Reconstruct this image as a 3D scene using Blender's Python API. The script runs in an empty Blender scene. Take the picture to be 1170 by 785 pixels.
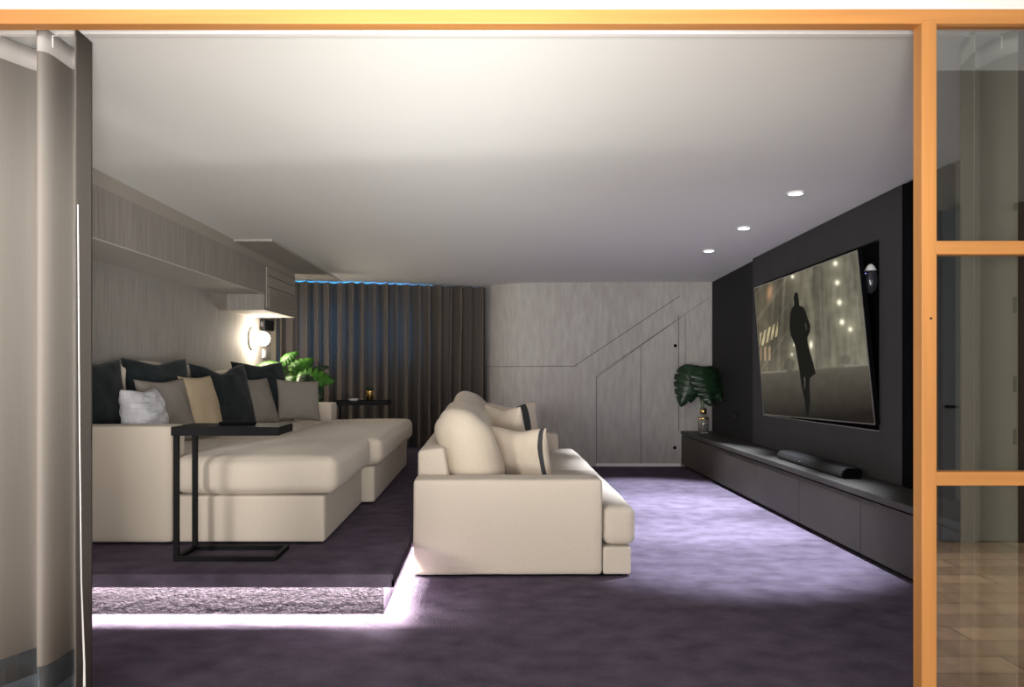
import bpy, bmesh, math, random
from mathutils import Vector, Matrix, noise
random.seed(7)
PI = math.pi
SC = bpy.context.scene
COL = SC.collection
# ------------------------------------------------------------------ camera, light, exposure
F, VX, VY, H = 850.0, 560.0, 421.0, 1.1
cam_d = bpy.data.cameras.new('camera')
cam_d.sensor_fit = 'HORIZONTAL'; cam_d.sensor_width = 36.0
cam_d.lens = F / 1170 * 36
cam_d.shift_x = (585 - VX) / 1170; cam_d.shift_y = (VY - 392.5) / 1170
cam_d.clip_start = 0.02
cam = bpy.data.objects.new('camera', cam_d); COL.objects.link(cam)
cam.location = (0, 0, H); cam.rotation_euler = (PI / 2, 0, 0)
SC.camera = cam
SC.view_settings.view_transform = 'Standard'; SC.view_settings.look = 'None'
SC.view_settings.exposure = 0.0; SC.view_settings.gamma = 1.0
SC.view_settings.use_curve_mapping = False
W = bpy.data.worlds.new('hall_daylight'); SC.world = W; W.use_nodes = True
W.node_tree.nodes['Background'].inputs[0].default_value = (1.0, 0.95, 0.90, 1)
W.node_tree.nodes['Background'].inputs[1].default_value = 0.35

def area(name, loc, target, sx, sy, power, col=(1, 1, 1), spread=PI):
    d = bpy.data.lights.new(name, 'AREA'); d.shape = 'RECTANGLE'; d.size = sx; d.size_y = sy
    d.energy = power; d.color = col; d.spread = spread
    o = bpy.data.objects.new(name, d); COL.objects.link(o); o.location = loc
    o.rotation_euler = (Vector(target) - Vector(loc)).to_track_quat('-Z', 'Y').to_euler()
    return o
# broad fill added behind the camera, and the small hall window far to the left
area('hall_broad_fill', (0.6, -6.0, 1.5), (0.3, 4.0, 1.6), 5.0, 2.4, 330, (1.0, 0.96, 0.93))
area('hall_side_window_light', (-4.6, -4.0, 1.9), (-0.3, 5.5, 0.6), 1.1, 1.1, 300, (1.0, 0.95, 0.90))
area('hall_overhead_fill', (0.3, -2.0, 2.9), (0.3, -1.2, 0), 3.0, 1.2, 50, (1.0, 0.95, 0.90), math.radians(100))  # added overhead fill so the hall floor bounces light upwards
area('hall_corner_fill', (2.6, 0.75, 2.9), (2.6, 0.8, 0), 0.8, 0.8, 4, (1.0, 0.93, 0.85), math.radians(70))  # added fill that brightens the hall floor mirrored in the panes
# two unseen fill spots added to brighten the ceiling through the opening
for ux, tx in ((-0.45, 1.5), (0.5, -2.3)):
    ul = bpy.data.lights.new('ceiling_fill_spot', 'SPOT'); ul.energy = 800; ul.color = (1.0, 1.0, 0.965); ul.spot_size = math.radians(47); ul.spot_blend = 1.0; ul.shadow_soft_size = 0.5
    uo = bpy.data.objects.new('ceiling_fill_spot', ul); COL.objects.link(uo); uo.location = (ux, -0.6, 0.75)
    uo.rotation_euler = (Vector((tx, 7.5, 3.15)) - uo.location).to_track_quat('-Z', 'Y').to_euler()
# ceiling spots over the seats, fixed to the near ceiling outside the frame
SPOT_POWER, SCONCE, LED = 720, 125, 600

# ------------------------------------------------------------------ materials
def nodes(name):
    m = bpy.data.materials.new(name); m.use_nodes = True
    return m, m.node_tree, m.node_tree.nodes['Principled BSDF']
def mat(name, col, rough=0.6, metal=0.0, spec=0.5, noise_amt=0.0, scale=(8, 8, 8), bump=0.0, bscale=None, sheen=0.0, emit=None, es=0, col2=None, detail=4, bdist=0.01):
    m, t, p = nodes(name); L = t.links
    p.inputs['Base Color'].default_value = (*col, 1); p.inputs['Roughness'].default_value = rough
    p.inputs['Metallic'].default_value = metal; p.inputs['Specular IOR Level'].default_value = spec
    if sheen:
        p.inputs['Sheen Weight'].default_value = sheen; p.inputs['Sheen Roughness'].default_value = 0.5
    if emit:
        p.inputs['Emission Color'].default_value = (*emit, 1); p.inputs['Emission Strength'].default_value = es
    if noise_amt or bump:
        tc = t.nodes.new('ShaderNodeTexCoord'); mp = t.nodes.new('ShaderNodeMapping')
        mp.inputs['Scale'].default_value = scale; L.new(tc.outputs['Object'], mp.inputs[0])
        n = t.nodes.new('ShaderNodeTexNoise'); n.inputs['Scale'].default_value = 1; n.inputs['Detail'].default_value = detail
        L.new(mp.outputs[0], n.inputs['Vector'])
        if noise_amt:
            r = t.nodes.new('ShaderNodeValToRGB')
            c2 = col2 or tuple(c * (1 - noise_amt) for c in col)
            c1 = col if col2 else tuple(min(1, c * (1 + noise_amt)) for c in col)
            r.color_ramp.elements[0].position = 0.3; r.color_ramp.elements[1].position = 0.7
            r.color_ramp.elements[0].color = (*c2, 1); r.color_ramp.elements[1].color = (*c1, 1)
            L.new(n.outputs[0], r.inputs[0]); L.new(r.outputs[0], p.inputs['Base Color'])
        if bump:
            b = t.nodes.new('ShaderNodeBump'); b.inputs['Strength'].default_value = bump; b.inputs['Distance'].default_value = bdist
            n2 = n
            if bscale:
                mp2 = t.nodes.new('ShaderNodeMapping'); mp2.inputs['Scale'].default_value = bscale
                L.new(tc.outputs['Object'], mp2.inputs[0])
                n2 = t.nodes.new('ShaderNodeTexNoise'); n2.inputs['Scale'].default_value = 1; n2.inputs['Detail'].default_value = 3
                L.new(mp2.outputs[0], n2.inputs['Vector'])
            L.new(n2.outputs[0], b.inputs['Height']); L.new(b.outputs[0], p.inputs['Normal'])
    return m
M = {}
M['ceiling'] = mat('ceiling_paint', (0.77, 0.775, 0.75), 0.9, spec=0.1)
M['wallwhite'] = mat('white_paint', (0.85, 0.83, 0.81), 0.85, spec=0.1)
M['carpet'] = mat('purple_carpet', (0.116, 0.095, 0.130), 1.0, spec=0.0, noise_amt=0.26, scale=(7, 9, 9), bump=0.7, bscale=(130, 130, 130), detail=10)
M['shag'] = mat('shaggy_carpet', (0.036, 0.031, 0.037), 1.0, spec=0.0, noise_amt=0.65, scale=(40, 60, 110), bump=1.0, bscale=(70, 70, 160), detail=5, bdist=0.02)
M['paperwall'] = mat('grey_grasscloth', (0.36, 0.34, 0.32), 0.75, spec=0.25, noise_amt=0.16, scale=(70, 70, 3.5), bump=0.15, detail=7)
M['paperbeam'] = mat('taupe_grasscloth', (0.29, 0.265, 0.24), 0.75, spec=0.25, noise_amt=0.16, scale=(60, 60, 3.0), bump=0.15, detail=7)
M['concrete'] = mat('grey_plaster', (0.46, 0.455, 0.425), 0.8, spec=0.2, noise_amt=0.14, scale=(22, 22, 5), bump=0.12, bscale=(80, 80, 9), detail=8, col2=(0.38, 0.355, 0.34))
M['taupe'] = mat('taupe_paint', (0.36, 0.33, 0.29), 0.8, spec=0.2)
M['taupeshade'] = mat('painted_shade_taupe', (0.40, 0.38, 0.35), 0.8, spec=0.2)
M['palesoffit'] = mat('pale_grey_paint', (0.55, 0.54, 0.52), 0.7, spec=0.2)
M['groove'] = mat('dark_groove', (0.06, 0.055, 0.05), 0.9)
M['darkpanel'] = mat('charcoal_panel', (0.050, 0.050, 0.051), 0.7, spec=0.15, noise_amt=0.06, scale=(4, 4, 4))
M['darkwall'] = mat('charcoal_wall', (0.022, 0.022, 0.023), 0.75, spec=0.15)
M['greige'] = mat('greige_paint', (0.13, 0.12, 0.10), 0.8, spec=0.1)
M['black'] = mat('matt_black', (0.003, 0.003, 0.004), 0.8, spec=0.04)
M['cabinet'] = mat('dark_cabinet', (0.050, 0.044, 0.036), 0.5, spec=0.2, noise_amt=0.05, scale=(5, 5, 5))
M['cabtop'] = mat('dark_stone', (0.045, 0.042, 0.037), 0.5, spec=0.25, noise_amt=0.25, scale=(7, 3, 7), detail=6)
M['cream'] = mat('cream_linen', (0.60, 0.53, 0.445), 0.9, spec=0.12, noise_amt=0.05, scale=(180, 180, 180), bump=0.12, sheen=0.15)
M['creamp'] = mat('cream_pillow_linen', (0.62, 0.535, 0.435), 0.9, spec=0.12, noise_amt=0.06, scale=(160, 160, 160), bump=0.12, sheen=0.15)
M['tan'] = mat('tan_linen', (0.50, 0.40, 0.28), 0.9, spec=0.12, noise_amt=0.06, scale=(160, 160, 160), bump=0.12)
M['velvet'] = mat('dark_teal_velvet', (0.017, 0.022, 0.025), 0.85, spec=0.12, sheen=0.12, noise_amt=0.3, scale=(14, 14, 14), detail=5)
M['greyp'] = mat('taupe_weave', (0.25, 0.225, 0.20), 0.9, spec=0.1, noise_amt=0.12, scale=(220, 220, 220), bump=0.2)
M['silver'] = mat('silver_satin', (0.56, 0.56, 0.60), 0.42, spec=0.5, noise_amt=0.15, scale=(30, 30, 14), bump=0.9, bscale=(7, 7, 42), sheen=0.2, bdist=0.03)
M['stripe'] = mat('charcoal_stripe', (0.055, 0.057, 0.06), 0.9, spec=0.1)
M['metalblack'] = mat('black_steel', (0.006, 0.006, 0.007), 0.6, spec=0.12)
M['gold'] = mat('brushed_gold', (0.75, 0.50, 0.18), 0.25, metal=1.0)
M['chrome'] = mat('bright_metal', (0.75, 0.74, 0.72), 0.25, metal=1.0)
M['white'] = mat('white_plastic', (0.85, 0.85, 0.85), 0.4)
M['timber'] = mat('orange_timber', (0.54, 0.245, 0.073), 0.45, spec=0.3, noise_amt=0.13, scale=(30, 30, 1.2), detail=6)
M['timberh'] = mat('orange_timber_lengthwise', (0.54, 0.245, 0.073), 0.45, spec=0.3, noise_amt=0.13, scale=(1.2, 30, 30), detail=6)
M['brown'] = mat('dark_brown_wood', (0.035, 0.018, 0.012), 0.5)
M['woodfloor'] = mat('oak_floor', (0.60, 0.40, 0.25), 0.5, noise_amt=0.2, scale=(12, 1.2, 1), detail=6)
def boards(m):
    t = m.node_tree; p = t.nodes['Principled BSDF']; L = t.links; src = p.inputs['Base Color'].links[0].from_socket
    tc = t.nodes.new('ShaderNodeTexCoord'); br = t.nodes.new('ShaderNodeTexBrick'); br.inputs['Scale'].default_value = 1.0
    br.inputs['Brick Width'].default_value = 1.3; br.inputs['Row Height'].default_value = 0.16; br.inputs['Mortar Size'].default_value = 0.004
    br.inputs['Color1'].default_value = (1, 1, 1, 1); br.inputs['Color2'].default_value = (.62, .60, .58, 1); br.inputs['Mortar'].default_value = (.25, .22, .2, 1)
    mx = t.nodes.new('ShaderNodeMix'); mx.data_type = 'RGBA'; mx.blend_type = 'MULTIPLY'; mx.inputs[0].default_value = 1.0
    L.new(tc.outputs['Object'], br.inputs['Vector']); L.new(src, mx.inputs[6]); L.new(br.outputs['Color'], mx.inputs[7]); L.new(mx.outputs[2], p.inputs['Base Color'])
boards(M['woodfloor'])
M['door'] = mat('grey_door_paint', (0.30, 0.30, 0.28), 0.6)
M['doorblue'] = mat('blue_grey_paint', (0.16, 0.19, 0.22), 0.6)
M['leaf'] = mat('green_leaf', (0.03, 0.125, 0.008), 0.5, spec=0.3, noise_amt=0.35, scale=(9, 9, 9))
M['leafdark'] = mat('dark_green_leaf', (0.010, 0.030, 0.012), 0.35, spec=0.5, noise_amt=0.3, scale=(9, 9, 9))
M['stem'] = mat('green_stem', (0.05, 0.12, 0.03), 0.5)
M['soil'] = mat('dark_soil', (0.02, 0.015, 0.01), 1.0)
M['pot'] = mat('charcoal_pot', (0.04, 0.04, 0.042), 0.6)
M['speaker'] = mat('grey_speaker_cloth', (0.028, 0.027, 0.026), 0.9, spec=0.1, noise_amt=0.15, scale=(300, 300, 300), bump=0.2)
M['eggdark'] = mat('glossy_dark_shell', (0.03, 0.03, 0.04), 0.15, spec=0.6)
M['bulb'] = mat('glowing_globe', (1, 1, 1), 0.4, emit=(1.0, 0.86, 0.68), es=SCONCE)
M['led'] = mat('white_led', (1, 1, 1), 0.4, emit=(1.0, 0.93, 0.88), es=LED)
M['lens'] = mat('lit_lens', (1, 1, 1), 0.4, emit=(0.92, 0.96, 1.0), es=14)
M['bluewin'] = mat('blue_dusk_glass', (0.1, 0.2, 0.3), 0.3, emit=(0.06, 0.36, 0.85), es=22.0)
M['bluled'] = mat('blue_led', (0.2, 0.4, 0.8), 0.3, emit=(0.05, 0.42, 0.9), es=25.0)
M['pebble'] = mat('clear_blue_light', (0.1, 0.1, 0.2), 0.3, emit=(0.3, 0.3, 1.0), es=2.0)

def fabric(name, col, tr, noise_amt=0.06, scale=(200, 200, 4), trc=None):
    m, t, p = nodes(name); L = t.links
    tc = t.nodes.new('ShaderNodeTexCoord'); mp = t.nodes.new('ShaderNodeMapping'); mp.inputs['Scale'].default_value = scale
    n = t.nodes.new('ShaderNodeTexNoise'); n.inputs['Scale'].default_value = 1
    r = t.nodes.new('ShaderNodeValToRGB')
    r.color_ramp.elements[0].color = (*[c * (1 - noise_amt) for c in col], 1); r.color_ramp.elements[1].color = (*[c * (1 + noise_amt) for c in col], 1)
    L.new(tc.outputs['Object'], mp.inputs[0]); L.new(mp.outputs[0], n.inputs['Vector']); L.new(n.outputs[0], r.inputs[0])
    L.new(r.outputs[0], p.inputs['Base Color']); p.inputs['Roughness'].default_value = 0.85; p.inputs['Specular IOR Level'].default_value = 0.15
    ts = t.nodes.new('ShaderNodeBsdfTranslucent'); ts.inputs[0].default_value = (*trc, 1) if trc else (1, 1, 1, 1)
    if not trc: L.new(r.outputs[0], ts.inputs[0])
    mx = t.nodes.new('ShaderNodeMixShader'); mx.inputs[0].default_value = tr
    L.new(p.outputs[0], mx.inputs[1]); L.new(ts.outputs[0], mx.inputs[2]); L.new(mx.outputs[0], t.nodes['Material Output'].inputs[0])
    return m
M['drape'] = fabric('taupe_drape', (0.35, 0.32, 0.29), 0.12)
M['tape'] = fabric('pale_tape', (0.58, 0.55, 0.53), 0.25)
M['hem'] = fabric('slate_hem', (0.16, 0.18, 0.20), 0.05)
M['drapeedge'] = fabric('grey_lining', (0.17, 0.155, 0.14), 0.08)
M['darkdrape'] = fabric('dark_brown_drape', (0.125, 0.108, 0.094), 0.12, trc=(.6, .58, .55))
M['sheer'] = fabric('olive_sheer', (0.40, 0.37, 0.29), 0.3)

def glass_mat():
    m = bpy.data.materials.new('window_glass'); m.use_nodes = True; t = m.node_tree; t.nodes.remove(t.nodes['Principled BSDF'])
    a = t.nodes.new('ShaderNodeBsdfTransparent'); a.inputs[0].default_value = (0.9, 0.93, 0.92, 1)
    g = t.nodes.new('ShaderNodeBsdfGlossy'); g.inputs['Roughness'].default_value = 0.0; g.inputs[0].default_value = (1, 1, 1, 1)
    x = t.nodes.new('ShaderNodeMixShader'); x.inputs[0].default_value = 0.27
    t.links.new(a.outputs[0], x.inputs[1]); t.links.new(g.outputs[0], x.inputs[2]); t.links.new(x.outputs[0], t.nodes['Material Output'].inputs[0])
    return m
M['glass'] = glass_mat()
def vaseglass():
    m, t, p = nodes('smoky_vase_glass'); p.inputs['Transmission Weight'].default_value = 0.9; p.inputs['Roughness'].default_value = 0.03
    p.inputs['Base Color'].default_value = (0.85, 0.83, 0.8, 1); return m
M['vase'] = vaseglass()

# ------------------------------------------------------------------ mesh helpers
def link(name, bm, m, parent=None, loc=None, smooth=False, extra=None):
    me = bpy.data.meshes.new(name); bmesh.ops.recalc_face_normals(bm, faces=bm.faces); bm.to_mesh(me); bm.free()
    me.materials.append(M[m] if isinstance(m, str) else m)
    for e in (extra or []): me.materials.append(M[e])
    o = bpy.data.objects.new(name, me); COL.objects.link(o)
    if parent: o.parent = parent
    if loc: o.location = loc
    if smooth:
        for p in me.polygons: p.use_smooth = True
    return o
def thing(name, label, cat, loc=(0, 0, 0), rz=0, group=None):
    o = bpy.data.objects.new(name, None); COL.objects.link(o); o.location = loc; o.rotation_euler = (0, 0, rz)
    o.empty_display_size = 0.1
    return tag(o, label, cat, group)
def tag(o, label, cat, group=None):
    o['label'] = label; o['category'] = cat
    if group: o['group'] = group
    return o
def struct(o, label=None):
    o['kind'] = 'structure'
    if label: o['label'] = label
    return o
def add_box(bm, x0, x1, y0, y1, z0, z1, bev=0.0):
    vs = [bm.verts.new((x, y, z)) for x in (x0, x1) for y in (y0, y1) for z in (z0, z1)]
    fs = [bm.faces.new([vs[i] for i in q]) for q in ((0, 1, 3, 2), (4, 6, 7, 5), (0, 4, 5, 1), (2, 3, 7, 6), (0, 2, 6, 4), (1, 5, 7, 3))]
    if bev:
        es = set(e for f in fs for e in f.edges)
        bmesh.ops.bevel(bm, geom=list(es), offset=bev, segments=2, profile=0.5, affect='EDGES')
    return bm
def box(*a, **k): return add_box(bmesh.new(), *a, **k)
def hexa(pts):
    """eight points: four of one face, then the four of the facing one in the same order"""
    bm = bmesh.new(); v = [bm.verts.new(p) for p in pts]
    for q in ((0, 1, 2, 3), (7, 6, 5, 4), (0, 4, 5, 1), (1, 5, 6, 2), (2, 6, 7, 3), (3, 7, 4, 0)): bm.faces.new([v[i] for i in q])
    return bm
def add_tube(bm, pts, r, n=8, cap=True):
    pts = [Vector(p) for p in pts]; rings = []
    rr = r if isinstance(r, (list, tuple)) else [r] * len(pts)
    for i, p in enumerate(pts):
        d = (pts[min(i + 1, len(pts) - 1)] - pts[max(i - 1, 0)]).normalized()
        u = d.orthogonal().normalized() if i == 0 else (u - d * u.dot(d)).normalized()
        w = d.cross(u)
        rings.append([bm.verts.new(p + (u * math.cos(2 * PI * k / n) + w * math.sin(2 * PI * k / n)) * rr[i]) for k in range(n)])
    for a, b in zip(rings, rings[1:]):
        for k in range(n): bm.faces.new([a[k], a[(k + 1) % n], b[(k + 1) % n], b[k]])
    if cap: bm.faces.new(rings[0][::-1]); bm.faces.new(rings[-1])
    return bm
def tube(*a, **k): return add_tube(bmesh.new(), *a, **k)
def add_lathe(bm, prof, n=32, c=(0, 0, 0), mtx=None):
    rings = []
    for r, z in prof:
        rings.append([bm.verts.new((r * math.cos(2 * PI * k / n), r * math.sin(2 * PI * k / n), z)) for k in range(n)])
    for a, b in zip(rings, rings[1:]):
        for k in range(n): bm.faces.new([a[k], a[(k + 1) % n], b[(k + 1) % n], b[k]])
    if prof[0] != prof[-1]:
        if prof[0][0] > 1e-4: bm.faces.new(rings[0][::-1])
        if prof[-1][0] > 1e-4: bm.faces.new(rings[-1])
    bmesh.ops.remove_doubles(bm, verts=bm.verts, dist=1e-5)
    if mtx: bmesh.ops.transform(bm, matrix=mtx, verts=bm.verts)
    bmesh.ops.translate(bm, vec=c, verts=bm.verts)
    return bm
def lathe(*a, **k): return add_lathe(bmesh.new(), *a, **k)
def rbox(x0, x1, y0, y1, z0, z1, r, puff=(0, 0, 0), n=14, wob=0.0, seed=0):
    """upholstered block: rounded edges, faces that swell by puff, slight wobble"""
    bm = bmesh.new(); bmesh.ops.create_cube(bm, size=2)
    bmesh.ops.subdivide_edges(bm, edges=bm.edges[:], cuts=n, use_grid_fill=True)
    c = Vector(((x0 + x1) / 2, (y0 + y1) / 2, (z0 + z1) / 2)); h = Vector(((x1 - x0) / 2, (y1 - y0) / 2, (z1 - z0) / 2))
    for v in bm.verts:
        q = v.co.copy(); s = Vector()
        for i in range(3):
            a = abs(q[i]); a = 1 - (1 - a) ** 1.7 if a < 1 else 1       # more rows near the edges
            s[i] = math.copysign(a, q[i])
        p = Vector((s.x * h.x, s.y * h.y, s.z * h.z))
        inner = Vector([max(-h[i] + r, min(h[i] - r, p[i])) for i in range(3)])
        d = p - inner
        if d.length > 1e-6: p = inner + d.normalized() * r
        for i in range(3):
            j, k = (i + 1) % 3, (i + 2) % 3
            p[i] += math.copysign(puff[i], s[i]) * abs(s[i]) ** 3 * (1 - s[j] ** 2) * (1 - s[k] ** 2) if s[i] else 0
        if wob:
            p += noise.noise_vector(p * 3.1 + Vector((seed, seed * .7, 0))) * wob
        v.co = c + p
    return bm
def pillow_mesh(w, h, t, seed=0, chop=0.0, pinch=0.10, n=26, wr=0.006, ruche=0.0):
    """knife-edge cushion lying in XZ, normal +Y; base at z=0"""
    bm = bmesh.new(); G = []
    for side in (1, -1):
        g = []
        for j in range(n + 1):
            row = []
            for i in range(n + 1):
                u = -1 + 2 * i / n; v = -1 + 2 * j / n
                u = math.sin(u * PI / 2) * .35 + u * .65; v = math.sin(v * PI / 2) * .35 + v * .65
                edge = (i in (0, n) or j in (0, n))
                if side == -1 and edge: row.append(G[0][j][i]); continue
                x = w / 2 * u * (1 - pinch * (1 - v * v) ** 1.0 * abs(u) ** 2)
                z = h / 2 * v * (1 - pinch * (1 - u * u) ** 1.0 * abs(v) ** 2)
                k = max(0, (1 - u * u) * (1 - v * v))
                y = side * t / 2 * k ** 0.42
                if v > 0: z -= chop * v * v * math.exp(-(u / .45) ** 2) * h
                nn = noise.noise(Vector((x * 9 + seed, z * 9, side * 3 + seed)))
                nn2 = noise.noise(Vector((x * 22 + seed, z * 14, side * 3 + seed)))
                if ruche: y += side * ruche * math.sin(z * 75 + u * 5 + 2.5 * noise.noise(Vector((x * 6, z * 6, 4)))) * min(1, k * 3) * (1 - .5 * u * u)
                y += (nn * wr * 1.6 + nn2 * wr * .6) * min(1, k * 5)
                row.append(bm.verts.new((x, y, z + h / 2)))
            g.append(row)
        G.append(g)
    for s, g in enumerate(G):
        for j in range(n):
            for i in range(n):
                q = [g[j][i], g[j][i + 1], g[j + 1][i + 1], g[j + 1][i]]
                bm.faces.new(q if s else q[::-1])
    return bm
def add_grid(bm, P):
    V = [[bm.verts.new(p) for p in row] for row in P]
    for a, b in zip(V, V[1:]):
        for i in range(len(a) - 1): bm.faces.new([a[i], a[i + 1], b[i + 1], b[i]])
    return V
def ipl(tab, x):
    if x <= tab[0][0]: return tab[0][1]
    for (a, b), (c, d) in zip(tab, tab[1:]):
        if x <= c: return b + (d - b) * (x - a) / (c - a)
    return tab[-1][1]
def X_at(px, y): return (px - VX) / F * y
def Z_at(py, y): return H + (VY - py) / F * y
def catmull(P, m=8):
    P = [Vector(p) for p in P]; P = [2 * P[0] - P[1]] + P + [2 * P[-1] - P[-2]]; out = []
    for i in range(1, len(P) - 2):
        for k in range(m):
            t = k / m; a, b, c, d = P[i - 1:i + 3]
            out.append(0.5 * ((2 * b) + (c - a) * t + (2 * a - 5 * b + 4 * c - d) * t * t + (3 * b - a - 3 * c + d) * t ** 3))
    out.append(P[-2]); return out
def sheet(path, zs, th):
    """cloth hung on a plan path: zs = list of heights (or functions of the path point), with real thickness"""
    bm = bmesh.new(); n = len(path)
    nr = []
    for i in range(n):
        d = (path[min(i + 1, n - 1)] - path[max(i - 1, 0)]).normalized(); nr.append(Vector((-d.y, d.x)))
    for z0, z1 in zip(zs, zs[1:]): pass
    front = [[(path[i].x + nr[i].x * th, path[i].y + nr[i].y * th, z(i) if callable(z) else z) for i in range(n)] for z in zs]
    back = [[(path[i].x, path[i].y, z(i) if callable(z) else z) for i in range(n)] for z in zs]
    A = add_grid(bm, front); B = add_grid(bm, back)
    for a, b in ((A[0], B[0]), (A[-1], B[-1])):
        for i in range(n - 1): bm.faces.new([a[i], a[i + 1], b[i + 1], b[i]])
    for k in (0, -1):
        for j in range(len(zs) - 1): bm.faces.new([A[j][k], A[j + 1][k], B[j + 1][k], B[j][k]])
    return bm

# ------------------------------------------------------------------ the room
XL, XB = -2.30, -1.912          # left wall, face of the bulkhead beam
XW, XP, XC = 2.49, 2.45, 2.141  # right wall, television panel, cabinet fronts
YB, DZ = 8.348, 0.203           # back wall, platform height
RT = [(2.2, 2.185), (4.4, 2.197), (5.5, 2.168), (6.92, 2.125), (8.35, 2.069), (9.3, 2.045)]
LT = [(2.2, 2.18), (2.9, 2.13), (3.57, 2.066), (9.3, 2.055)]
def zc(x, y):
    t = max(0, min(1, (x + 1.9) / 4.35)); return ipl(LT, y) * (1 - t) + ipl(RT, y) * t
bm = bmesh.new()
ys = [2.25 + 0.1 * i for i in range(71)]; xs = [-2.45 + 0.13 * i for i in range(40)]
A = add_grid(bm, [[(x, y, zc(x, y)) for x in xs] for y in ys])
B = add_grid(bm, [[(x, y, zc(x, y) + .25) for x in xs] for y in ys])
struct(link('ceiling', bm, 'ceiling', smooth=True))
struct(link('floor', box(-2.45, 2.7, 2.22, 9.2, -0.1, 0), 'carpet'))
struct(link('floor_hall', box(-5, 5.0, -5, 2.22, -0.1, 0), 'woodfloor'))
struct(link('wall_left', box(XL - 0.15, XL, 2.3, 9.0, 0, 2.3), 'paperwall'))
# bulkhead beam along the left wall, with a painted strip above it
b = struct(link('trim_1', box(XL, XB, 2.3, 6.3, 1.735, 1.989), 'paperbeam'), 'taupe textured bulkhead beam along the left wall')
link('paint_strip', box(XL, XB - 0.001, 2.3, 7.29, 1.989, 2.15), 'taupe', b)
link('soffit_gusset', hexa([(XL, 6.0, 1.735), (XL, 6.3, 1.597), (XL, 6.3, 1.735), (XL, 6.29, 1.735), (XL + .07, 6.29, 1.735), (XL + .07, 6.299, 1.598), (XL + .07, 6.299, 1.735), (XL + .07, 6.295, 1.735)]), 'paperbeam', b)
# boxed air unit at the end of the beam, louvres on its side
v = thing('air_vent_box', 'taupe boxed air unit with louvres at the far end of the beam', 'air vent', (XB, 6.3, 1.597))
link('casing', box(XL + 0.002 - XB, 0, 0, 0.99, 0, 0.392), 'paperbeam', v)
gf = link('grille_frame', box(0, 0.006, 0.05, 0.97, 0.02, 0.37), 'taupe', v)
for k in range(7):
    z = 0.035 + k * 0.024
    link('louvre', hexa([(0.006, 0.10, z), (0.006, 0.94, z), (0.006, 0.94, z + .012), (0.006, 0.10, z + .012), (0.018, 0.10, z - .004), (0.018, 0.94, z - .004), (0.018, 0.94, z + .002), (0.018, 0.10, z + .002)]), 'taupe', gf)
link('slot', box(0.0055, 0.0075, 0.08, 0.95, 0.30, 0.306), 'groove', v); link('slot', box(0.0055, 0.0075, 0.08, 0.95, 0.205, 0.211), 'groove', v)
link('soffit', box(XL + .001, XB - .004, 2.3, 6.29, 1.729, 1.7349), 'palesoffit', b)
struct(link('trim_11', box(XL, XB - .001, 7.30, 8.3, 2.05, 2.2), 'taupeshade'), 'taupe ceiling strip behind the air unit, continuing the painted shade')  # carries the shade panel on to the left wall
struct(link('trim_2', box(XB, X_at(311, 5.55), 5.55, 8.3, 2.05, 2.2), 'taupeshade'), 'taupe ceiling panel painted as shade over the curtain end')  # thin panel whose darker colour stands in for shadow on the ceiling
# back wall: flat with a rounded return that meets the curtain wall
pl = [Vector((-0.09, 8.93)), Vector((-0.02, 8.72)), Vector((0.07, 8.56)), Vector((0.20, 8.44)), Vector((0.36, 8.37)), Vector((0.55, YB)), Vector((2.6, YB))]
pl = [pl[0]] + catmull(pl[:6], 4)[1:] + [pl[6]]
bm = bmesh.new(); add_grid(bm, [[(p.x, p.y, z) for p in pl] for z in (0, 2.3)]); add_grid(bm, [[(p.x + .02, p.y + .15, z) for p in pl] for z in (0, 2.3)])
wb = struct(link('wall_back', bm, 'concrete', smooth=False))
def gpx(pts, name='panel_seam', w=0.006, m='groove'):
    """a seam cut along points of the flat back wall"""
    q = [Vector((X_at(px, YB), Z_at(py, YB))) for px, py in pts]
    g = bmesh.new()
    for a, c in zip(q, q[1:]):
        d = (c - a).normalized(); n = Vector((-d.y, d.x)) * w / 2
        pp = [a - n, c - n, c + n, a + n]
        vs = [g.verts.new((p.x, YB - 0.004, p.y)) for p in pp] + [g.verts.new((p.x, YB + 0.02, p.y)) for p in pp]
        for f in ((0, 1, 2, 3), (0, 4, 5, 1), (1, 5, 6, 2), (2, 6, 7, 3), (3, 7, 4, 0)): g.faces.new([vs[i] for i in f])
    return link(name, g, m, wb)
gpx([(618, 418.5), (656, 418.5), (777, 338)])
gpx([(681.5, 530), (681.5, 431), (775, 364.5)], w=0.005); gpx([(732, 530), (732, 396)], w=0.004)
gpx([(775.5, 492), (775.5, 360)], w=0.005); gpx([(783, 478), (783, 358)], w=0.003); gpx([(684, 427), (809, 341)], w=0.003)
q = pl[:-1]
bm = bmesh.new()
for j, (z0, z1) in enumerate(((Z_at(418.8, YB) - .003, Z_at(418.8, YB) + .003),)):
    add_grid(bm, [[(p.x - .003, p.y - .004, z) for p in q + [Vector((X_at(620, YB), YB))]] for z in (z0, z1)])
link('ledge_seam', bm, 'groove', wb)
for px, py in ((771.5, 395), (771, 511.5)):
    link('finger_hole', lathe([(0.0, 0), (0.019, 0), (0.017, 0.004), (0, 0.004)], 20, (X_at(px, YB), YB - .002, Z_at(py, YB)), Matrix.Rotation(PI / 2, 4, 'X')), 'black', wb)
struct(link('baseboard_back', box(X_at(681, YB), XC - 0.004, YB - 0.012, YB + .01, 0, 0.035, bev=0.003), 'wallwhite'))
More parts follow.
